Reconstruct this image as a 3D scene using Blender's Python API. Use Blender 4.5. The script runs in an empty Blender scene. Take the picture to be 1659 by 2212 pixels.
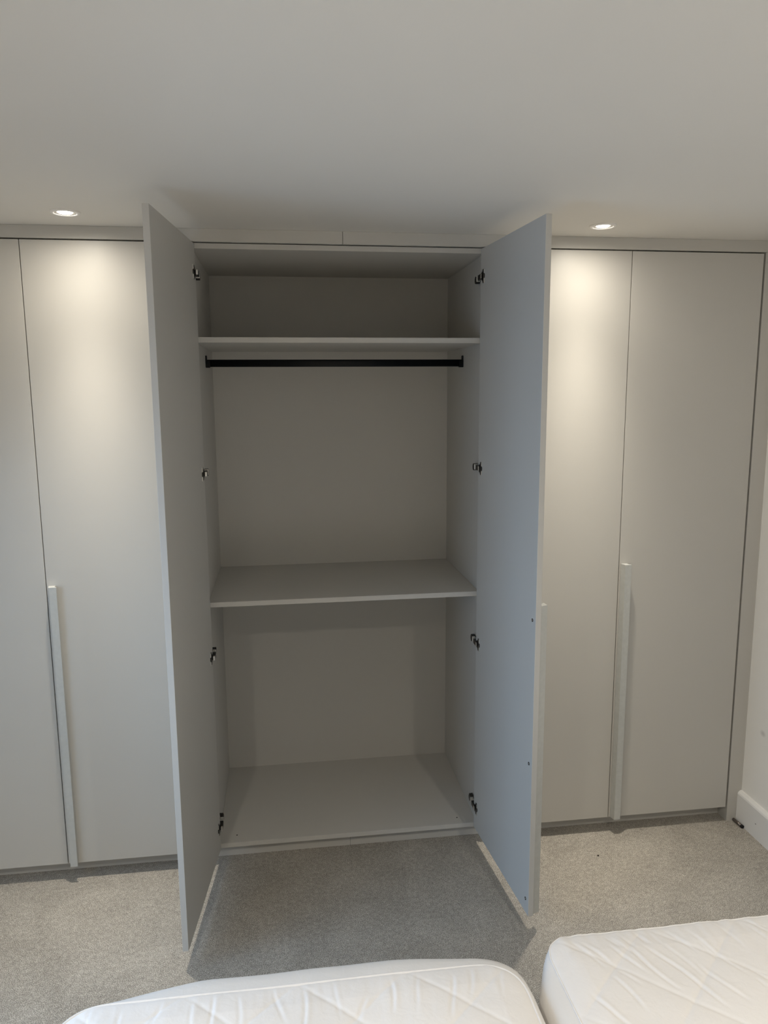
import bpy, bmesh, math, random
from mathutils import Vector, Matrix, noise

scene = bpy.context.scene
COL = scene.collection
R = math.radians

# ------------------------------------------------------------------ camera
IMG_W, IMG_H, F_PX = 1659.0, 2212.0, 1609.41
cam_data = bpy.data.cameras.new('camera')
cam = bpy.data.objects.new('camera', cam_data)
COL.objects.link(cam)
_p, _y, _r = R(-9.0393), R(7.6928), R(-0.3981)
_f = Vector((math.sin(_y) * math.cos(_p), math.cos(_y) * math.cos(_p), math.sin(_p)))
_rt = Vector((math.cos(_y), -math.sin(_y), 0))
_up = _rt.cross(_f)
_rt2 = _rt * math.cos(_r) + _up * math.sin(_r)
_up2 = -_rt * math.sin(_r) + _up * math.cos(_r)
cam.matrix_world = Matrix(((_rt2.x, _up2.x, -_f.x, -0.1466), (_rt2.y, _up2.y, -_f.y, -2.5665),
                           (_rt2.z, _up2.z, -_f.z, 1.7153), (0, 0, 0, 1)))
cam_data.sensor_fit = 'VERTICAL'
cam_data.sensor_height = 36.0
cam_data.lens = 36.0 * F_PX / IMG_H
cam_data.clip_start = 0.02
scene.camera = cam

# ------------------------------------------------------------------ world, daylight, exposure
world = bpy.data.worlds.new('overcast_sky')
scene.world = world
world.use_nodes = True
_bg = world.node_tree.nodes['Background']
_bg.inputs['Color'].default_value = (0.55, 0.72, 1.0, 1)
_bg.inputs['Strength'].default_value = 1.0

# room: x -1.51..1.644, y -4.30..0.62, z 0..2.2443
XL, XR, YF, YB, ZC = -1.51, 1.644, -4.30, 0.64, 2.2443
# assumed tall glazed window, unseen in the left wall, placed for the bluish daylight
WY0, WY1, WZ0, WZ1 = -1.90, -0.60, 0.14, 1.80
DAY_POWER = 27.0
_wl = bpy.data.lights.new('window_daylight', 'AREA')
_wl.shape = 'RECTANGLE'
_wl.size, _wl.size_y = WY1 - WY0 - 0.04, 1.30
_wl.energy = DAY_POWER
_wl.color = (0.40, 0.66, 1.0)
_wo = bpy.data.objects.new('window_daylight', _wl)
COL.objects.link(_wo)
_wo.location = (XL - 0.30, (WY0 + WY1) / 2, (WZ0 + WZ1) / 2)
_wo.rotation_euler = Vector((1, 0.0, -0.85)).to_track_quat('-Z', 'Y').to_euler()  # tilted down so the added blue daylight falls low on doors and carpet

LAMP_COLOR = (1.0, 0.918, 0.785)
# recessed lamps: power, then (share, cosine power) of the narrow beam, the flood and the wide spill
LAMP_DOORS = (128.0, (0.76, 24.0), (0.050, 4.0), (0.031, 1.0))
LAMP_BEDS = (102.0, (1.0, 3.0), (0.0, 10.0), (0.0, 1.0))

scene.view_settings.view_transform = 'Standard'
scene.view_settings.look = 'None'
scene.view_settings.exposure = 0.08
scene.view_settings.gamma = 1.0
scene.view_settings.use_curve_mapping = False
scene.cycles.use_denoising = True
scene.cycles.max_bounces = 14
scene.cycles.diffuse_bounces = 10
scene.cycles.sample_clamp_indirect = 6.0


# ------------------------------------------------------------------ materials
def new_mat(name):
    m = bpy.data.materials.new(name)
    m.use_nodes = True
    nt = m.node_tree
    b = nt.nodes['Principled BSDF']
    return m, nt, b


def N(nt, kind, **kw):
    n = nt.nodes.new(kind)
    for k, v in kw.items():
        if k in n.inputs:
            n.inputs[k].default_value = v
        else:
            setattr(n, k, v)
    return n


def world_pos(nt):
    return N(nt, 'ShaderNodeNewGeometry').outputs['Position']


def plain(name, color, rough=0.5, metal=0.0, spec=0.5, mottle=0.02, scale=6.0, bump=0.0, bump_scale=400.0):
    """one flat finish with a faint unevenness of tone and an optional fine relief"""
    m, nt, b = new_mat(name)
    pos = world_pos(nt)
    nz = N(nt, 'ShaderNodeTexNoise', Scale=scale, Detail=3.0)
    nt.links.new(pos, nz.inputs['Vector'])
    ramp = N(nt, 'ShaderNodeValToRGB')
    c0 = tuple(max(0, c * (1 - mottle)) for c in color) + (1,)
    c1 = tuple(min(1, c * (1 + mottle)) for c in color) + (1,)
    ramp.color_ramp.elements[0].color, ramp.color_ramp.elements[1].color = c0, c1
    ramp.color_ramp.elements[0].position, ramp.color_ramp.elements[1].position = 0.3, 0.7
    nt.links.new(nz.outputs['Fac'], ramp.inputs['Fac'])
    nt.links.new(ramp.outputs['Color'], b.inputs['Base Color'])
    b.inputs['Roughness'].default_value = rough
    b.inputs['Metallic'].default_value = metal
    b.inputs['Specular IOR Level'].default_value = spec
    if bump:
        n2 = N(nt, 'ShaderNodeTexNoise', Scale=bump_scale, Detail=2.0)
        nt.links.new(pos, n2.inputs['Vector'])
        bp = N(nt, 'ShaderNodeBump', Strength=bump, Distance=0.001)
        nt.links.new(n2.outputs['Fac'], bp.inputs['Height'])
        nt.links.new(bp.outputs['Normal'], b.inputs['Normal'])
    return m


GREY = (0.54, 0.525, 0.492)
M_DOOR = plain('grey_matt_door', GREY, 0.42, spec=0.35, mottle=0.008, scale=2.0, bump=0.04, bump_scale=900)
M_CARC = plain('grey_carcass_board', GREY, 0.55, spec=0.3, mottle=0.01, scale=3.0)
M_EDGE = plain('grey_edge_band', (0.56, 0.55, 0.52), 0.45, spec=0.35, mottle=0.012, scale=20.0)
M_HANDLE = plain('pale_grey_painted_handle', (0.51, 0.52, 0.505), 0.45, spec=0.35, mottle=0.035, scale=70.0, bump=0.15, bump_scale=350)
M_CEIL = plain('white_ceiling_paint', (0.715, 0.692, 0.648), 0.9, spec=0.1, mottle=0.012, scale=1.3, bump=0.05, bump_scale=160)
M_SKIRT = plain('white_gloss_paint', (0.80, 0.79, 0.77), 0.4, spec=0.4, mottle=0.01)
M_BLACK = plain('black_powder_coat', (0.004, 0.0045, 0.0055), 0.45, spec=0.25, mottle=0.1)
M_STEEL = plain('nickel_plated_steel', (0.78, 0.76, 0.72), 0.42, metal=1.0, mottle=0.05, scale=60)
M_PIN = plain('dull_steel_pin', (0.22, 0.19, 0.17), 0.3, metal=0.9, mottle=0.08, scale=90)
M_DARK = plain('dark_nickel_hinge', (0.055, 0.05, 0.045), 0.38, metal=0.75, mottle=0.12, scale=80)
M_HOLE = plain('dark_drill_hole', (0.02, 0.018, 0.016), 0.9, spec=0.05)
M_RUBBER = plain('black_rubber', (0.012, 0.012, 0.013), 0.6, spec=0.3)
M_LINT = plain('dark_fluff', (0.03, 0.025, 0.02), 0.95, spec=0.05)
M_RING = plain('white_lamp_ring', (0.82, 0.80, 0.77), 0.4, spec=0.4)
M_PVC = plain('white_window_frame', (0.8, 0.8, 0.8), 0.35)
M_BASE = plain('pale_grey_divan_cloth', (0.45, 0.44, 0.43), 0.9, spec=0.1, bump=0.3, bump_scale=700)


def spot_mask(nt, pos, centre, radius, soft, squash=(1, 1, 1), wob=0.0):
    """0..1 mask of a small blot with a shape of its own at a place on the wall"""
    mp = N(nt, 'ShaderNodeVectorMath', operation='SUBTRACT')
    nt.links.new(pos, mp.inputs[0])
    mp.inputs[1].default_value = centre
    ml = N(nt, 'ShaderNodeVectorMath', operation='MULTIPLY')
    nt.links.new(mp.outputs[0], ml.inputs[0])
    ml.inputs[1].default_value = squash
    ln = N(nt, 'ShaderNodeVectorMath', operation='LENGTH')
    nt.links.new(ml.outputs[0], ln.inputs[0])
    mr = N(nt, 'ShaderNodeMapRange')
    mr.inputs['From Min'].default_value = radius
    mr.inputs['From Max'].default_value = radius * (1 - soft)
    mr.interpolation_type = 'SMOOTHSTEP'
    nt.links.new(ln.outputs['Value'], mr.inputs['Value'])
    return mr.outputs['Result']


def stained(name, color, rough, blots):
    m, nt, b = new_mat(name)
    pos = world_pos(nt)
    cur = None
    for centre, radius, soft, squash, col, amt in blots:
        mix = N(nt, 'ShaderNodeMix', data_type='RGBA')
        if cur is None:
            mix.inputs[6].default_value = color + (1,)
        else:
            nt.links.new(cur, mix.inputs[6])
        mix.inputs[7].default_value = col + (1,)
        k = N(nt, 'ShaderNodeMath', operation='MULTIPLY')
        nt.links.new(spot_mask(nt, pos, centre, radius, soft, squash), k.inputs[0])
        k.inputs[1].default_value = amt
        nt.links.new(k.outputs[0], mix.inputs[0])
        cur = mix.outputs[2]
    nt.links.new(cur, b.inputs['Base Color'])
    b.inputs['Roughness'].default_value = rough
    b.inputs['Specular IOR Level'].default_value = 0.25
    return m


M_WALL = stained('white_wall_paint', (0.89, 0.87, 0.83), 0.85,
                 [((1.644, -0.102, 0.419), 0.022, 0.9, (1, 1.0, 1.3), (0.45, 0.44, 0.42), 0.5)])
M_BOARD = stained('white_skirting_paint', (0.80, 0.79, 0.77), 0.4,
                  [((1.626, -0.1246, 0.0594), 0.004, 0.5, (1, 1, 1.4), (0.08, 0.06, 0.05), 0.9)])


def carpet_material():
    m, nt, b = new_mat('grey_beige_carpet')
    pos = world_pos(nt)
    fine = N(nt, 'ShaderNodeTexNoise', Scale=430.0, Detail=2.0, Roughness=0.55)
    nt.links.new(pos, fine.inputs['Vector'])
    med = N(nt, 'ShaderNodeTexNoise', Scale=75.0, Detail=3.0, Roughness=0.6)
    nt.links.new(pos, med.inputs['Vector'])
    big = N(nt, 'ShaderNodeTexNoise', Scale=5.5, Detail=4.0, Roughness=0.6, Distortion=0.8)
    nt.links.new(pos, big.inputs['Vector'])

    def mul(a, k):
        n = N(nt, 'ShaderNodeMath', operation='MULTIPLY')
        nt.links.new(a, n.inputs[0]); n.inputs[1].default_value = k
        return n.outputs[0]

    def add(a, c):
        n = N(nt, 'ShaderNodeMath', operation='ADD')
        nt.links.new(a, n.inputs[0]); nt.links.new(c, n.inputs[1])
        return n.outputs[0]
    s = add(add(mul(fine.outputs['Fac'], 0.74), mul(med.outputs['Fac'], 0.16)), mul(big.outputs['Fac'], 0.10))
    ramp = N(nt, 'ShaderNodeValToRGB')
    els = ramp.color_ramp.elements
    els[0].position, els[0].color = 0.36, (0.125, 0.112, 0.096, 1)
    els[1].position, els[1].color = 0.66, (0.76, 0.72, 0.645, 1)
    e = els.new(0.50); e.color = (0.33, 0.305, 0.265, 1)
    nt.links.new(s, ramp.inputs['Fac'])
    nt.links.new(ramp.outputs['Color'], b.inputs['Base Color'])
    b.inputs['Roughness'].default_value = 1.0
    b.inputs['Specular IOR Level'].default_value = 0.05
    b.inputs['Sheen Weight'].default_value = 0.15
    b.inputs['Sheen Roughness'].default_value = 0.5
    bp = N(nt, 'ShaderNodeBump', Strength=0.7, Distance=0.004)
    nt.links.new(s, bp.inputs['Height'])
    nt.links.new(bp.outputs['Normal'], b.inputs['Normal'])
    return m


M_CARPET = carpet_material()


def cotton(name, color):
    m, nt, b = new_mat(name)
    pos = world_pos(nt)
    n1 = N(nt, 'ShaderNodeTexNoise', Scale=38.0, Detail=3.0, Distortion=0.6)
    nt.links.new(pos, n1.inputs['Vector'])
    n2 = N(nt, 'ShaderNodeTexNoise', Scale=900.0, Detail=1.0)
    nt.links.new(pos, n2.inputs['Vector'])
    ad = N(nt, 'ShaderNodeMath', operation='MULTIPLY_ADD')
    nt.links.new(n2.outputs['Fac'], ad.inputs[0])
    ad.inputs[1].default_value = 0.12
    nt.links.new(n1.outputs['Fac'], ad.inputs[2])
    bp = N(nt, 'ShaderNodeBump', Strength=0.18, Distance=0.006)
    nt.links.new(ad.outputs[0], bp.inputs['Height'])
    nt.links.new(bp.outputs['Normal'], b.inputs['Normal'])
    b.inputs['Base Color'].default_value = color + (1,)
    b.inputs['Roughness'].default_value = 0.9
    b.inputs['Specular IOR Level'].default_value = 0.1
    b.inputs['Sheen Weight'].default_value = 0.1
    return m


M_SHEET = cotton('white_quilted_cotton', (0.83, 0.805, 0.785))
M_SKIRTCLOTH = cotton('white_stretch_skirt', (0.77, 0.75, 0.73))


def lens_material():
    m, nt, b = new_mat('lit_lamp_lens')
    b.inputs['Base Color'].default_value = (0.9, 0.9, 0.9, 1)
    b.inputs['Emission Color'].default_value = (1.0, 0.95, 0.86, 1)
    b.inputs['Emission Strength'].default_value = 25.0
    return m


M_LENS = lens_material()


def glass_material():
    m = bpy.data.materials.new('window_glass')
    m.use_nodes = True
    nt = m.node_tree
    nt.nodes.clear()
    out = N(nt, 'ShaderNodeOutputMaterial')
    tr = N(nt, 'ShaderNodeBsdfTransparent')
    gl = N(nt, 'ShaderNodeBsdfGlossy', Roughness=0.02)
    fr = N(nt, 'ShaderNodeFresnel', IOR=1.45)
    mx = N(nt, 'ShaderNodeMixShader')
    nt.links.new(fr.outputs[0], mx.inputs[0])
    nt.links.new(tr.outputs[0], mx.inputs[1])
    nt.links.new(gl.outputs[0], mx.inputs[2])
    nt.links.new(mx.outputs[0], out.inputs[0])
    return m


M_GLASS = glass_material()


# ------------------------------------------------------------------ builders (vertices in world metres)
def world_loc(o):
    v = Vector(o.location)
    while o.parent:
        o = o.parent
        v += Vector(o.location)
    return v


def link_mesh(name, bm, mats, parent=None, smooth=False):
    if not isinstance(mats, (list, tuple)):
        mats = [mats]
    bm.normal_update()
    xs = [v.co for v in bm.verts]
    lo = Vector((min(v.x for v in xs), min(v.y for v in xs), min(v.z for v in xs)))
    hi = Vector((max(v.x for v in xs), max(v.y for v in xs), max(v.z for v in xs)))
    base = Vector(((lo.x + hi.x) / 2, (lo.y + hi.y) / 2, lo.z))
    for v in bm.verts:
        v.co -= base
    me = bpy.data.meshes.new(name)
    bm.to_mesh(me)
    bm.free()
    for mt in mats:
        me.materials.append(mt)
    if smooth:
        for p in me.polygons:
            p.use_smooth = True
    o = bpy.data.objects.new(name, me)
    COL.objects.link(o)
    if parent:
        o.parent = parent
        o.location = base - world_loc(parent)
    else:
        o.location = base
    return o


def empty(name, loc):
    o = bpy.data.objects.new(name, None)
    o.empty_display_size = 0.1
    COL.objects.link(o)
    o.location = loc
    return o


def tag(o, label=None, cat=None, group=None, kind=None):
    if label: o['label'] = label
    if cat: o['category'] = cat
    if group: o['group'] = group
    if kind: o['kind'] = kind
    return o


def add_box(bm, x0, x1, y0, y1, z0, z1, bevel=0.0, xf=None, mat=0):
    t = bmesh.new()
    vs = [t.verts.new(p) for p in ((x0, y0, z0), (x1, y0, z0), (x1, y1, z0), (x0, y1, z0),
                                   (x0, y0, z1), (x1, y0, z1), (x1, y1, z1), (x0, y1, z1))]
    for f in ((0, 3, 2, 1), (4, 5, 6, 7), (0, 1, 5, 4), (1, 2, 6, 5), (2, 3, 7, 6), (3, 0, 4, 7)):
        t.faces.new([vs[i] for i in f])
    if bevel:
        bmesh.ops.bevel(t, geom=list(t.edges), offset=bevel, segments=2, affect='EDGES', profile=0.5)
    merge(bm, t, xf, mat)


def merge(bm, t, xf=None, mat=0):
    if xf is not None:
        t.transform(xf)
    m = {}
    for v in t.verts:
        m[v] = bm.verts.new(v.co)
    for f in t.faces:
        nf = bm.faces.new([m[v] for v in f.verts])
        nf.material_index = mat
        nf.smooth = f.smooth
    t.free()


def add_prism(bm, poly, z0, z1, xf=None, mat=0):
    """poly: counter-clockwise (x, y) outline extruded in z"""
    t = bmesh.new()
    lo = [t.verts.new((x, y, z0)) for x, y in poly]
    hi = [t.verts.new((x, y, z1)) for x, y in poly]
    n = len(poly)
    t.faces.new(hi)
    t.faces.new(lo[::-1])
    for i in range(n):
        t.faces.new((lo[i], lo[(i + 1) % n], hi[(i + 1) % n], hi[i]))
    bmesh.ops.recalc_face_normals(t, faces=list(t.faces))
    merge(bm, t, xf, mat)


def add_cyl(bm, a, b, r, seg=20, mat=0, smooth=True):
    a, b = Vector(a), Vector(b)
    d = b - a
    t = bmesh.new()
    bmesh.ops.create_cone(t, cap_ends=True, segments=seg, radius1=r, radius2=r, depth=d.length)
    for f in t.faces:
        f.smooth = smooth and len(f.verts) == 4
    merge(bm, t, Matrix.Translation((a + b) / 2) @ d.to_track_quat('Z', 'Y').to_matrix().to_4x4(), mat)


def add_lathe(bm, prof, centre, seg=48, mat=0):
    """prof: (radius, z) points swept about a vertical axis"""
    c = Vector(centre)
    rings = []
    for r, z in prof:
        if r < 1e-6:
            rings.append([bm.verts.new((c.x, c.y, c.z + z))])
        else:
            rings.append([bm.verts.new((c.x + r * math.cos(2 * math.pi * i / seg),
                                        c.y + r * math.sin(2 * math.pi * i / seg), c.z + z)) for i in range(seg)])
    for A, B in zip(rings, rings[1:]):
        for i in range(seg):
            j = (i + 1) % seg
            a = [A[0]] if len(A) == 1 else [A[i], A[j]]
            b = [B[0]] if len(B) == 1 else [B[j], B[i]]
            f = bm.faces.new(a + b)
            f.smooth = True
            f.material_index = mat


def box(name, x0, x1, y0, y1, z0, z1, mat, parent=None, bevel=0.0008, xf=None):
    bm = bmesh.new()
    add_box(bm, x0, x1, y0, y1, z0, z1, bevel, xf)
    return link_mesh(name, bm, mat, parent)


def structure(o):
    o['kind'] = 'structure'
    return o


# ------------------------------------------------------------------ room shell
structure(box('floor', XL - 0.1, XR + 0.1, YF - 0.1, YB + 0.1, -0.10, 0.0, M_CARPET, bevel=0))
structure(box('ceiling', XL - 0.1, XR + 0.1, YF - 0.1, YB + 0.1, ZC, ZC + 0.12, M_CEIL, bevel=0))
structure(box('wall_right', XR, XR + 0.1, YF - 0.1, YB + 0.1, 0.0, ZC, M_WALL, bevel=0))
structure(box('wall_back', XL, XR, YB, YB + 0.1, 0.0, ZC, M_WALL, bevel=0))
structure(box('wall_front', XL, XR, YF - 0.1, YF, 0.0, ZC, M_WALL, bevel=0))
bm = bmesh.new()
add_box(bm, XL - 0.1, XL, YF - 0.1, WY0, 0, ZC)
add_box(bm, XL - 0.1, XL, WY1, YB + 0.1, 0, ZC)
add_box(bm, XL - 0.1, XL, WY0, WY1, 0, WZ0)
add_box(bm, XL - 0.1, XL, WY0, WY1, WZ1, ZC)
structure(link_mesh('wall_left', bm, M_WALL))
win = structure(empty('assumed_window_1', (XL - 0.05, (WY0 + WY1) / 2, WZ0)))
bm = bmesh.new()
for y0, y1, z0, z1 in ((WY0, WY1, WZ0, WZ0 + 0.05), (WY0, WY1, WZ1 - 0.05, WZ1), (WY0, WY0 + 0.05, WZ0 + 0.05, WZ1 - 0.05),
                       (WY1 - 0.05, WY1, WZ0 + 0.05, WZ1 - 0.05), ((WY0 + WY1) / 2 - 0.03, (WY0 + WY1) / 2 + 0.03, WZ0 + 0.05, WZ1 - 0.05)):
    add_box(bm, XL - 0.08, XL - 0.03, y0, y1, z0, z1, 0.003)
link_mesh('window_frame', bm, M_PVC, win)
for y0, y1 in ((WY0 + 0.05, (WY0 + WY1) / 2 - 0.03), ((WY0 + WY1) / 2 + 0.03, WY1 - 0.05)):
    box('pane', XL - 0.058, XL - 0.054, y0, y1, WZ0 + 0.05, WZ1 - 0.05, M_GLASS, win, bevel=0)
box('window_sill', XL - 0.03, XL + 0.03, WY0 - 0.03, WY1 + 0.03, WZ0 - 0.02, WZ0, M_PVC, win, 0.003)


def skirting(name, x_wall, sx, y0, y1):
    """moulded white board 18 mm thick with a chamfered top"""
    bm = bmesh.new()
    prof = [(0, 0), (0.018, 0), (0.018, 0.117), (0.0155, 0.123), (0.006, 0.131), (0, 0.131)]
    A = [bm.verts.new((x_wall + sx * a, y0, z)) for a, z in prof]
    B = [bm.verts.new((x_wall + sx * a, y1, z)) for a, z in prof]
    n = len(prof)
    for i in range(n):
        bm.faces.new((A[i], A[(i + 1) % n], B[(i + 1) % n], B[i]))
    bm.faces.new(A); bm.faces.new(B[::-1])
    bmesh.ops.recalc_face_normals(bm, faces=list(bm.faces))
    return structure(link_mesh(name, bm, M_BOARD))


skirting('baseboard_right', XR, -1, YF, -0.001)
skirting('baseboard_left', XL, 1, YF, -0.001)

# ------------------------------------------------------------------ wardrobe run
PITCH = 1.0148
B0 = -0.4400                         # left side of the open unit
DT, DB, TH, DW = 2.2000, 0.0621, 0.018, 0.497
CY = 0.020                           # front of the carcasses
CD = 0.592                           # back face (inside)
SIDE = 0.018
SEAM = (-0.9478, 0.0670, 1.0817)

# top filler boards, plinths, end fillers: joined at the middle of the open unit
JX = 0.0685
structure(box('trim_1', XL, JX - 0.0007, 0.0, 0.018, 2.2045, ZC - 0.0003, M_DOOR, bevel=0.0006))
structure(box('trim_2', JX + 0.0007, XR, 0.0, 0.018, 2.2045, ZC - 0.0003, M_DOOR, bevel=0.0006))
structure(box('trim_3', -1.455, JX - 0.0005, 0.060, 0.078, 0.0, 0.0560, M_CARC, bevel=0.0005))
structure(box('trim_4', JX + 0.0005, 1.5865, 0.060, 0.078, 0.0, 0.0560, M_CARC, bevel=0.0005))
for nm, x0, x1, xr in (('trim_5', 1.5865, XR, 1.5865), ('trim_6', XL, -1.4585, -1.4765)):
    bm = bmesh.new()
    if nm == 'trim_5':
        add_prism(bm, [(x0, 0), (x1, 0), (x1, 0.018), (x0 + 0.018, 0.018), (x0 + 0.018, 0.16), (x0, 0.16)], 0.0, 2.2037)
    else:
        add_prism(bm, [(x0, 0), (x1, 0), (x1, 0.16), (x1 - 0.018, 0.16), (x1 - 0.018, 0.018), (x0, 0.018)], 0.0, 2.2037)
    structure(link_mesh(nm, bm, M_DOOR))


def door_xf(hinge_x, hinge_y, angle, side):
    """local door: inner face on y = 0, outer face on y = -TH, hinge edge at x = 0, opening edge at x = -side * width"""
    return Matrix.Translation((hinge_x, hinge_y, 0)) @ Matrix.Rotation(angle * side, 4, 'Z')


HANDLE_PROFILE = [(0.0055, 0.0), (0.0125, -0.025), (0.0372, -0.025), (0.0372, -0.0212), (0.0285, -0.0135), (0.0300, 0.0)]
HINGE_Z = (2.107, 1.451, 0.802, 0.151)


def make_hinge(door, s, xside, xf, z):
    """cup plate on the door, cranked arm, mounting plate on the cabinet side; s = +1 for the right-hand side"""
    bm = bmesh.new()
    # flange of the cup, screwed to the inner face of the door (door-local coordinates)
    add_box(bm, -s * 0.030 - 0.0065, -s * 0.030 + 0.0065, 0.0, 0.0018, z - 0.023, z + 0.023, 0.0006, xf, 0)
    add_box(bm, -s * 0.0375 - 0.0012, -s * 0.0375 + 0.0012, 0.0, 0.0030, z - 0.023, z + 0.023, 0.0003, xf, 1)
    for dz in (-0.0165, 0.0165):
        p = xf @ Vector((-s * 0.030, 0.0016, z + dz)); q = xf @ Vector((-s * 0.030, 0.0034, z + dz))
        add_cyl(bm, p, q, 0.0038, 14, 0)
    t = bmesh.new()                                                   # cup rim
    bmesh.ops.create_cone(t, cap_ends=True, segments=28, radius1=0.0155, radius2=0.0145, depth=0.003)
    merge(bm, t, xf @ Matrix.Translation((-s * 0.026, 0.0015, z)) @ Matrix.Rotation(R(90), 4, 'X'), 0)
    # links between cup and arm
    c = xf @ Vector((-s * 0.022, 0.004, z))
    def wb(x0, x1, y0, y1, z0, z1, mat, bev=0.0008):
        add_box(bm, min(x0, x1), max(x0, x1), y0, y1, z0, z1, bev, None, mat)
    xi = xside
    wb(c.x - s * 0.002, xi - s * 0.019, c.y - 0.004, c.y + 0.012, z - 0.0075, z + 0.0075, 1)
    wb(xi - s * 0.006, xi - s * 0.019, c.y + 0.006, 0.034, z - 0.0085, z + 0.0085, 0)
    wb(xi - s * 0.0055, xi - s * 0.0165, 0.034, 0.052, z - 0.0080, z + 0.0080, 1)
    wb(xi - s * 0.0055, xi - s * 0.0180, 0.0525, 0.0565, z - 0.0100, z + 0.0100, 1)
    wb(xi - s * 0.0030, xi - s * 0.0150, 0.0570, 0.0860, z - 0.0095, z + 0.0095, 0)
    # round damper body at the back of the arm
    add_cyl(bm, (xi - s * 0.003, 0.074, z - 0.002), (xi - s * 0.0165, 0.074, z - 0.002), 0.0125, 22, 0)
    # cross-shaped mounting plate with two screws on the cabinet side
    wb(xi - s * 0.0002, xi - s * 0.0035, 0.036, 0.092, z - 0.0065, z + 0.0065, 0, 0.0005)
    for sg in (-1, 1):
        zz = sorted((z + sg * 0.006, z + sg * 0.0235))
        wb(xi - s * 0.0002, xi - s * 0.0030, 0.040, 0.056, zz[0], zz[1], 0, 0.0008)
        add_cyl(bm, (xi - s * 0.0030, 0.048, z + sg * 0.0165), (xi - s * 0.0052, 0.048, z + sg * 0.0165), 0.0042, 14, 1)
    return link_mesh('hinge', bm, [M_DARK, M_STEEL], door)


def make_door(unit, side, hinge_x, hinge_y, angle, width, handle, screws=False, inner_x=None):
    """side = +1: hinged on its right edge; -1: hinged on its left edge"""
    s = side
    xf = door_xf(hinge_x, hinge_y, angle, s)
    bm = bmesh.new()
    add_box(bm, min(0, -s * width), max(0, -s * width), -TH, 0.0, DB, DT, 0.0009, xf)
    door = link_mesh('door', bm, M_DOOR, unit)
    if handle:
        bm = bmesh.new()
        poly = [(-s * width + s * a, -TH + b) for a, b in HANDLE_PROFILE]
        add_prism(bm, poly, DB + 0.001, 1.0835, xf)
        bmesh.ops.bevel(bm, geom=list(bm.edges), offset=0.0007, segments=2, affect='EDGES')
        h = link_mesh('handle', bm, M_HANDLE, door)
        h['label'] = 'long pale grey edge-pull handle'
    if screws:
        for k, z in enumerate((1.037, 0.574, 0.111)):
            bm = bmesh.new()
            for r, y, m in ((0.0052, 0.0010, 0), (0.0022, 0.0014, 1)):
                p = xf @ Vector((-s * (width - 0.0225), 0.0, z)); q = xf @ Vector((-s * (width - 0.0225), y, z))
                add_cyl(bm, p, q, r, 16, m)
            sc = link_mesh('screw', bm, [M_DARK, M_STEEL], door)
    if inner_x is not None:
        for z in HINGE_Z:
            make_hinge(door, s, inner_x, xf, z)
    return door


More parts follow.
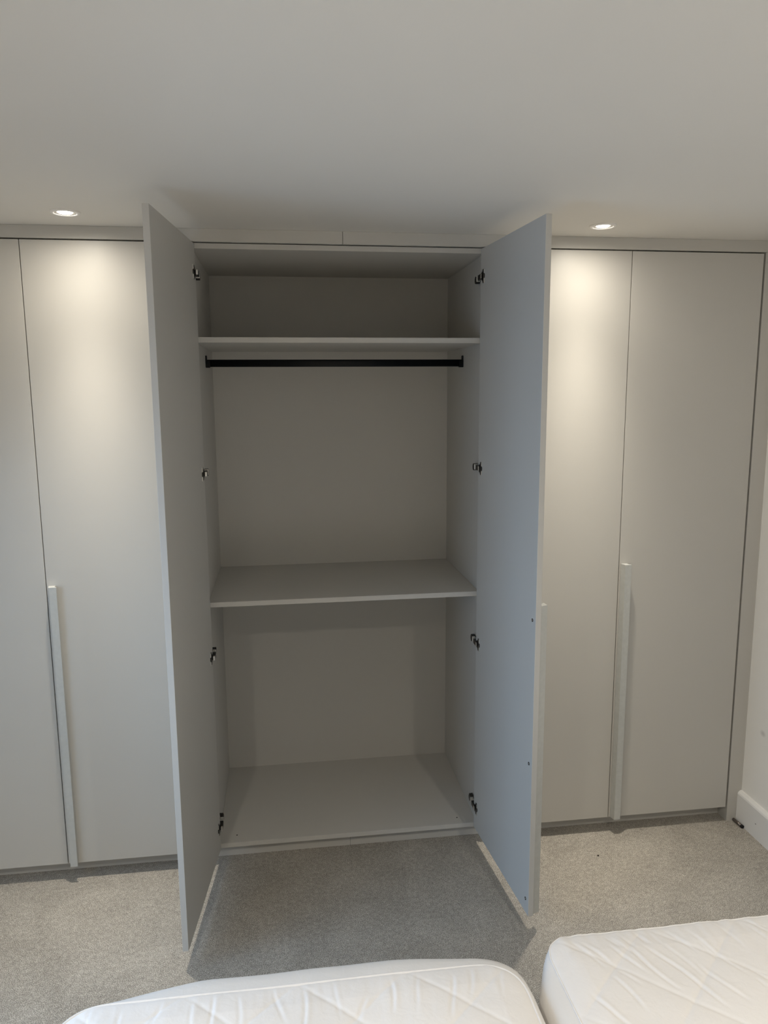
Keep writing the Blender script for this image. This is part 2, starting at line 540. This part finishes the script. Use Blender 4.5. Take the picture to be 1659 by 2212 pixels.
def make_unit(name, x0, x1, seam, label, opened):
    u = empty(name, ((x0 + x1) / 2, 0.30, 0.0))
    tag(u, label, 'wardrobe', 'fitted wardrobe units along the wall')
    g = 0.0006
    xa, xb = x0 + g, x1 - g
    for xs in (xa, xb - SIDE):                     # notched at the foot for the plinth
        bm = bmesh.new()
        prof = [(CY, 0.0580), (0.0800, 0.0580), (0.0800, 0.0003), (0.612, 0.0003), (0.612, 2.2030), (CY, 2.2030)]
        A = [bm.verts.new((xs, y, z)) for y, z in prof]
        B = [bm.verts.new((xs + SIDE, y, z)) for y, z in prof]
        for i in range(6):
            bm.faces.new((A[i], A[(i + 1) % 6], B[(i + 1) % 6], B[i]))
        bm.faces.new(A); bm.faces.new(B[::-1])
        bmesh.ops.recalc_face_normals(bm, faces=list(bm.faces))
        bmesh.ops.bevel(bm, geom=list(bm.edges), offset=0.0007, segments=2, affect='EDGES')
        link_mesh('side_panel', bm, M_CARC, u)
    xi, xj = xa + SIDE, xb - SIDE
    box('top_panel', xi, xj, CY, CD, 2.1855, 2.2030, M_CARC, u)
    box('bottom_panel', xi, xj, CY, CD, 0.0580, 0.0755, M_CARC, u)
    box('back_panel', xi, xj, CD, CD + 0.008, 0.0580, 2.2030, M_CARC, u, 0)
    if opened:
        for z in (1.8870, 0.9738):
            box('shelf', xi, xj, 0.034, CD, z, z + 0.018, M_CARC, u)
        # black oval hanging rail with an end socket at each side
        bm = bmesh.new()
        ry, rz, h = 0.315, 1.8302, 0.0135
        prof = []
        for k in range(24):
            a = 2 * math.pi * k / 24
            cy, cz = math.cos(a), math.sin(a)
            prof.append((ry + 0.0065 * math.copysign(abs(cy) ** 0.55, cy), rz + h * math.copysign(abs(cz) ** 0.45, cz)))
        A = [bm.verts.new((xi + 0.004, y, z)) for y, z in prof]
        B = [bm.verts.new((xj - 0.004, y, z)) for y, z in prof]
        for k in range(24):
            f = bm.faces.new((A[k], A[(k + 1) % 24], B[(k + 1) % 24], B[k])); f.smooth = True
        bm.faces.new(A[::-1]); bm.faces.new(B)
        bmesh.ops.recalc_face_normals(bm, faces=list(bm.faces))
        rail = link_mesh('hanging_rail', bm, M_BLACK, u)
        rail['label'] = 'black metal hanging rail'
        for xs, d in ((xi, 1), (xj, -1)):
            bm = bmesh.new()
            add_box(bm, min(xs, xs + d * 0.0055), max(xs, xs + d * 0.0055), ry - 0.0095, ry + 0.0095, rz - 0.0160, rz + 0.0285, 0.0024)
            add_box(bm, min(xs, xs + d * 0.016), max(xs, xs + d * 0.016), ry - 0.0090, ry + 0.0090, rz - 0.0162, rz - 0.0105, 0.0012)
            for dy in (-0.0078, 0.0078):
                add_box(bm, min(xs, xs + d * 0.016), max(xs, xs + d * 0.016), ry + dy - 0.0014, ry + dy + 0.0014, rz - 0.0150, rz + 0.0100, 0.0005)
            link_mesh('rail_socket', bm, M_BLACK, rail)
        # small drilled fixing holes in the floor of the unit
        for x, y in ((-0.3582, 0.0677), (0.4878, 0.0619)):
            bm = bmesh.new()
            add_cyl(bm, (x, y, 0.0752), (x, y, 0.0759), 0.0028, 14)
            link_mesh('fixing_hole', bm, M_HOLE, u)
        make_door(u, -1, -0.41525 + 0.108 * 0.0210, -0.005 + 0.994 * 0.0210, R(96.208), DW + 0.0210, False, inner_x=xi)
        make_door(u, 1, 0.54464 - 0.0857 * 0.0215, -0.005 + 0.9963 * 0.0215, R(94.916), DW + 0.0215, True, screws=True, inner_x=xj)
    else:
        box('shelf', xi, xj, 0.034, CD, 1.8870, 1.9050, M_CARC, u)
        xl = x0 + 0.0016
        xr = x1 - 0.0016 if x1 < 1.5 else 1.5790
        make_door(u, -1, xl, TH, 0.0, seam - 0.0013 - xl, False)
        make_door(u, 1, xr, TH, 0.0, xr - seam - 0.0013, True)
    return u


make_unit('fitted_wardrobe', B0 - PITCH, B0, SEAM[0], 'closed pale grey wardrobe left of the open one, long handle on one door', False)
make_unit('fitted_wardrobe', B0, B0 + PITCH, SEAM[1], 'open empty grey wardrobe with both doors swung out, two shelves and a black rail', True)
make_unit('fitted_wardrobe', B0 + PITCH, 1.5865, SEAM[2], 'closed pale grey wardrobe next to the white wall at the right', False)


# ------------------------------------------------------------------ recessed downlights
def downlight(x, y, label, spec):
    o = empty('downlight', (x, y, ZC))
    tag(o, label, 'ceiling light', 'recessed ceiling downlights')
    bm = bmesh.new()
    add_lathe(bm, [(0.0425, -0.0002), (0.0425, -0.0026), (0.0412, -0.0044), (0.0375, -0.0056), (0.0335, -0.0056), (0.0312, -0.0046), (0.0295, -0.0015)], (x, y, ZC))
    link_mesh('trim_ring', bm, M_RING, o)
    bm = bmesh.new()
    add_lathe(bm, [(0.0300, -0.0012), (0.0275, -0.0034), (0.0230, -0.0030), (0.0215, -0.0012)], (x, y, ZC))
    link_mesh('bezel', bm, M_STEEL, o)
    bm = bmesh.new()
    add_lathe(bm, [(0.0220, -0.0014), (0.019, -0.0038), (0.011, -0.0050), (0.0, -0.0054)], (x, y, ZC))
    link_mesh('lens', bm, M_LENS, o)['label'] = 'glowing white lens'
    power, lobes = spec[0], spec[1:]
    ld = bpy.data.lights.new('lamp', 'SPOT')
    ld.spot_size, ld.spot_blend = R(176), 0.02
    ld.energy = power
    ld.color = LAMP_COLOR
    ld.shadow_soft_size = 0.022
    ld.use_nodes = True
    nt = ld.node_tree
    em = nt.nodes['Emission']
    tc = nt.nodes.new('ShaderNodeTexCoord')
    sp = nt.nodes.new('ShaderNodeSeparateXYZ')
    nt.links.new(tc.outputs['Normal'], sp.inputs[0])
    ab = N(nt, 'ShaderNodeMath', operation='ABSOLUTE'); nt.links.new(sp.outputs['Z'], ab.inputs[0])
    tot = None
    for k, n in lobes:
        pw = N(nt, 'ShaderNodeMath', operation='POWER'); nt.links.new(ab.outputs[0], pw.inputs[0]); pw.inputs[1].default_value = n
        ma = N(nt, 'ShaderNodeMath', operation='MULTIPLY_ADD'); nt.links.new(pw.outputs[0], ma.inputs[0])
        ma.inputs[1].default_value = k
        if tot is None:
            ma.inputs[2].default_value = 0.0
        else:
            nt.links.new(tot, ma.inputs[2])
        tot = ma.outputs[0]
    nt.links.new(tot, em.inputs['Strength'])
    lo = bpy.data.objects.new('lamp', ld)
    COL.objects.link(lo)
    lo.parent = o
    lo.location = (0, 0, -0.032)
    return o


downlight(-0.7555, -0.1830, 'lit round downlight in the ceiling above the left-hand closed wardrobe', LAMP_DOORS)
downlight(0.8945, -0.1730, 'lit round downlight in the ceiling above the right-hand closed wardrobe', LAMP_DOORS)
downlight(-0.7600, -2.4000, 'lit round downlight in the ceiling above the bed nearest the window', LAMP_BEDS)
downlight(0.8950, -2.4000, 'lit round downlight in the ceiling above the bed nearest the right wall', LAMP_BEDS)


# ------------------------------------------------------------------ beds
def smooth01(t):
    t = max(0.0, min(1.0, t))
    return t * t * (3 - 2 * t)


def bed(label, x0, x1, yfar, ylen, ztop, bulge, creases, seed, rad=0.11, pipe=0.0030, gather=0.0):
    """single bed: divan base, mattress in a stretch skirt, quilted protector and its piping"""
    o = empty('single_bed', ((x0 + x1) / 2, yfar - ylen / 2, 0.0))
    tag(o, label, 'bed', 'single beds side by side')
    cx, hw = (x0 + x1) / 2, (x1 - x0) / 2
    yn = yfar - ylen

    def outline(off=0.0, n=30, m=70):
        """counter-clockwise rounded outline from the near left corner, with (point, outward normal)"""
        pts = []
        r = rad
        corners = [((x1 - r, yn + r), -90), ((x1 - r, yfar - r), 0), ((x0 + r, yfar - r), 90), ((x0 + r, yn + r), 180)]
        for k, ((ox, oy), a0) in enumerate(corners):
            arc = []
            for i in range(n + 1):
                a = R(a0 + 90 * i / n)
                nx, ny = math.cos(a), math.sin(a)
                # squarer than a circle
                q = (abs(nx) ** 2.6 + abs(ny) ** 2.6) ** (-1 / 2.6)
                arc.append((Vector((ox + r * nx * q, oy + r * ny * q)), Vector((nx, ny))))
            pts += arc
            nxt = corners[(k + 1) % 4]
            a = R(a0 + 90)
            nn = Vector((math.cos(a), math.sin(a)))
            p0 = arc[-1][0]
            p1 = Vector(nxt[0]) + nn * r
            for i in range(1, m):
                pts.append((p0.lerp(p1, i / m), nn))
        return pts
    P = outline()

    def zedge(x, y):
        g = gather * noise.noise(Vector((x * 42 + seed, 0.0, 2.2))) * math.exp(-abs(yfar - y) / 0.05)
        return ztop - 0.004 + 0.004 * noise.noise(Vector((x * 5 + seed, y * 5, 0.3))) + g

    # divan base
    bm = bmesh.new()
    add_box(bm, x0 + 0.015, x1 - 0.015, yn + 0.015, yfar - 0.015, 0.035, ztop - 0.235, 0.012)
    link_mesh('divan_base', bm, M_BASE, o)
    for px in (x0 + 0.10, x1 - 0.10):
        for py in (yn + 0.12, yfar - 0.12):
            bm = bmesh.new()
            add_cyl(bm, (px, py, 0.0), (px, py, 0.036), 0.022, 16)
            link_mesh('foot', bm, M_RUBBER, o)
    # mattress side in its stretch skirt: bulges out past the piping
    bm = bmesh.new()
    prof = [(0.0, 0.0), (0.35, -0.003), (0.68, -0.010), (0.90, -0.022), (1.0, -0.042), (1.0, -0.075), (0.92, -0.12), (0.72, -0.165), (0.40, -0.205), (0.10, -0.225), (-0.6, -0.234)]
    rings = []
    for k, (f, dz) in enumerate(prof):
        ring = []
        for p, n in P:
            b = bulge(p.x, p.y, n)
            w = 0.0025 * noise.noise(Vector((p.x * 9 + seed, p.y * 9, dz * 14)))
            q = p + n * (f * b + w * min(1, k / 2))
            ring.append(bm.verts.new((q.x, q.y, zedge(p.x, p.y) + dz)))
        rings.append(ring)
    L = len(P)
    for A, B in zip(rings, rings[1:]):
        for i in range(L):
            f = bm.faces.new((A[i], B[i], B[(i + 1) % L], A[(i + 1) % L])); f.smooth = True
    bm.faces.new(rings[-1])
    bmesh.ops.recalc_face_normals(bm, faces=list(bm.faces))
    link_mesh('mattress', bm, M_SKIRTCLOTH, o)
    # piping
    bm = bmesh.new()
    rr = pipe
    tube = []
    for p, n in P:
        z = zedge(p.x, p.y) + 0.001
        tube.append([bm.verts.new((p.x + n.x * rr * math.cos(a), p.y + n.y * rr * math.cos(a), z + rr * math.sin(a)))
                     for a in [2 * math.pi * j / 8 for j in range(8)]])
    for i in range(L):
        A, B = tube[i], tube[(i + 1) % L]
        for j in range(8):
            f = bm.faces.new((A[j], A[(j + 1) % 8], B[(j + 1) % 8], B[j])); f.smooth = True
    bmesh.ops.recalc_face_normals(bm, faces=list(bm.faces))
    link_mesh('piping', bm, M_SHEET, o)
    # quilted top: fine grid near the far edge, coarser behind
    rows = [yfar - 0.0026 * i for i in range(175)]
    while rows[-1] > yn + 0.02:
        rows.append(max(yn, rows[-1] - 0.016))
    rows[-1] = yn
    NX = 340

    def half(y):
        d = min(yfar - y, y - yn)
        if d >= rad:
            return hw
        t = 1 - d / rad
        return hw - rad + rad * max(0.0, 1 - t ** 2.6) ** (1 / 2.6)

    def height(x, y, edge):
        h = 0.0
        # stitched diamonds
        for sgn in (1, -1):
            u = ((x - cx) + sgn * (y - yfar) * 1.05) / 0.23
            fr = abs(u - round(u)) * 0.23
            h -= 0.0014 * math.exp(-(fr / 0.0065) ** 2) + 0.0010 * math.exp(-(fr / 0.03) ** 2)
        # gathers along the edge, fading inwards
        g = noise.noise(Vector((x * 24 + seed, y * 3.0, 1.7)))
        g2 = noise.noise(Vector((y * 24 + seed, x * 3.0, 5.1)))
        g3 = noise.noise(Vector((x * 70 + seed, y * 7.0 - x * 9.0, 3.3)))
        h += 0.0020 * g3 * math.exp(-(yfar - y) / 0.035)
        h += (0.0022 * g) * math.exp(-(yfar - y) / 0.14)
        h += (0.0018 * g2) * math.exp(-min(x - x0, x1 - x) / 0.09)
        h += 0.0035 * noise.noise(Vector((x * 5.5, y * 5.5, seed)))
        # single creases: (x, y, direction, half length, depth)
        for (ax, ay, ang, hl, dep) in creases:
            dx, dy = x - ax, y - ay
            ca, sa = math.cos(ang), math.sin(ang)
            a = dx * ca + dy * sa
            b = -dx * sa + dy * ca + 0.004 * math.sin(a * 30 + ax * 40)
            if abs(a) < hl * 1.5 and abs(b) < 0.03:
                h += dep * (0.30 * math.exp(-((b + 0.006) / 0.006) ** 2) - 0.55 * math.exp(-(b / 0.0038) ** 2)) * smooth01(1.5 - abs(a) / hl)
        k = smooth01(edge / 0.05)
        return 0.012 * math.sqrt(max(0, min(1, edge / 0.06))) + h * (0.25 + 0.75 * k)

    bm = bmesh.new()
    grid = []
    for y in rows:
        w = half(y)
        d = min(yfar - y, y - yn)
        line = []
        for i in range(NX + 1):
            u = -1 + 2 * i / NX
            x = cx + u * w
            edge = min(d, w - abs(x - cx))
            line.append(bm.verts.new((x, y, zedge(x, y) + (height(x, y, edge) if edge > 1e-4 else 0.0))))
        grid.append(line)
    for A, B in zip(grid, grid[1:]):
        for i in range(NX):
            f = bm.faces.new((A[i], B[i], B[i + 1], A[i + 1])); f.smooth = True
    link_mesh('quilted_top', bm, M_SHEET, o)
    return o


def bulge_left(x, y, n):
    t = smooth01((x + 0.62) / 0.30) * (1 - 0.45 * smooth01((x - 0.05) / 0.25))
    k = smooth01((n.y - 0.25) / 0.75)
    return 0.020 * (1 - k) + (0.012 + 0.062 * t) * k


def bulge_right(x, y, n):
    b = 0.03
    if n.y > 0.5:
        b = 0.005
    elif n.x < -0.3:
        b = 0.006 + 0.042 * smooth01((-1.14 - y) / 0.12)
    return b


rnd = random.Random(4)
cl = []
for k in range(15):
    cl.append((-0.55 + 0.06 * k + rnd.uniform(-0.02, 0.02), -1.172 - rnd.uniform(0.02, 0.10), R(90 + rnd.uniform(-22, 14)), rnd.uniform(0.02, 0.07), rnd.uniform(0.0015, 0.0036)))
cr = []
for (px, py, a, hl, dp) in ((0.60, -1.24, 112, 0.06, 0.004), (0.56, -1.21, 112, 0.04, 0.003), (0.66, -1.27, 115, 0.08, 0.0045), (0.76, -1.22, 112, 0.06, 0.003),
                            (0.83, -1.33, 115, 0.06, 0.003), (0.90, -1.20, 112, 0.05, 0.002), (0.52, -1.30, 105, 0.04, 0.003), (0.70, -1.17, 110, 0.04, 0.0025),
                            (0.50, -1.19, 120, 0.03, 0.003), (0.55, -1.155, 110, 0.02, 0.003), (0.62, -1.15, 110, 0.02, 0.0025)):
    cr.append((px, py, R(a), hl, dp))
for k in range(26):
    cr.append((0.46 + 0.033 * k + rnd.uniform(-0.015, 0.015), -1.13 - rnd.uniform(0.0, 0.30) ** 1.2, R(112 + rnd.uniform(-8, 10)), rnd.uniform(0.012, 0.05), rnd.uniform(0.0015, 0.004)))
bed('bed with cream-white quilted cover in front of the open wardrobe', -0.620, 0.322, -1.172, 1.90, 0.50, bulge_left, cl, 2.3)
bed('bed with wrinkled white quilted cover beside the right wall', 0.400, 1.342, -1.120, 1.90, 0.50, bulge_right, cr, 7.9, 0.075, 0.0016, 0.0035)

# ------------------------------------------------------------------ small things on the carpet
o = empty('metal_pin', (1.6185, -0.018, 0.0))
tag(o, 'short steel pin with a black tip lying on the carpet against the skirting board', 'pin')
bm = bmesh.new()
add_cyl(bm, (1.6165, -0.0020, 0.0066), (1.6192, -0.050, 0.0066), 0.0060, 24)
link_mesh('shaft', bm, M_PIN, o)
bm = bmesh.new()
add_cyl(bm, (1.6192, -0.0502, 0.0068), (1.6196, -0.0590, 0.0068), 0.0064, 24)
link_mesh('tip', bm, M_RUBBER, o)

bm = bmesh.new()
t = bmesh.new()
bmesh.ops.create_icosphere(t, subdivisions=2, radius=0.0035)
for v in t.verts:
    v.co *= 1 + 0.35 * noise.noise(v.co * 600)
    v.co.z *= 0.6
merge(bm, t, Matrix.Translation((0.9803, -0.1443, 0.0021)))
tag(link_mesh('fluff_speck', bm, M_LINT), 'tiny dark speck of fluff on the carpet before the right wardrobe', 'fluff')
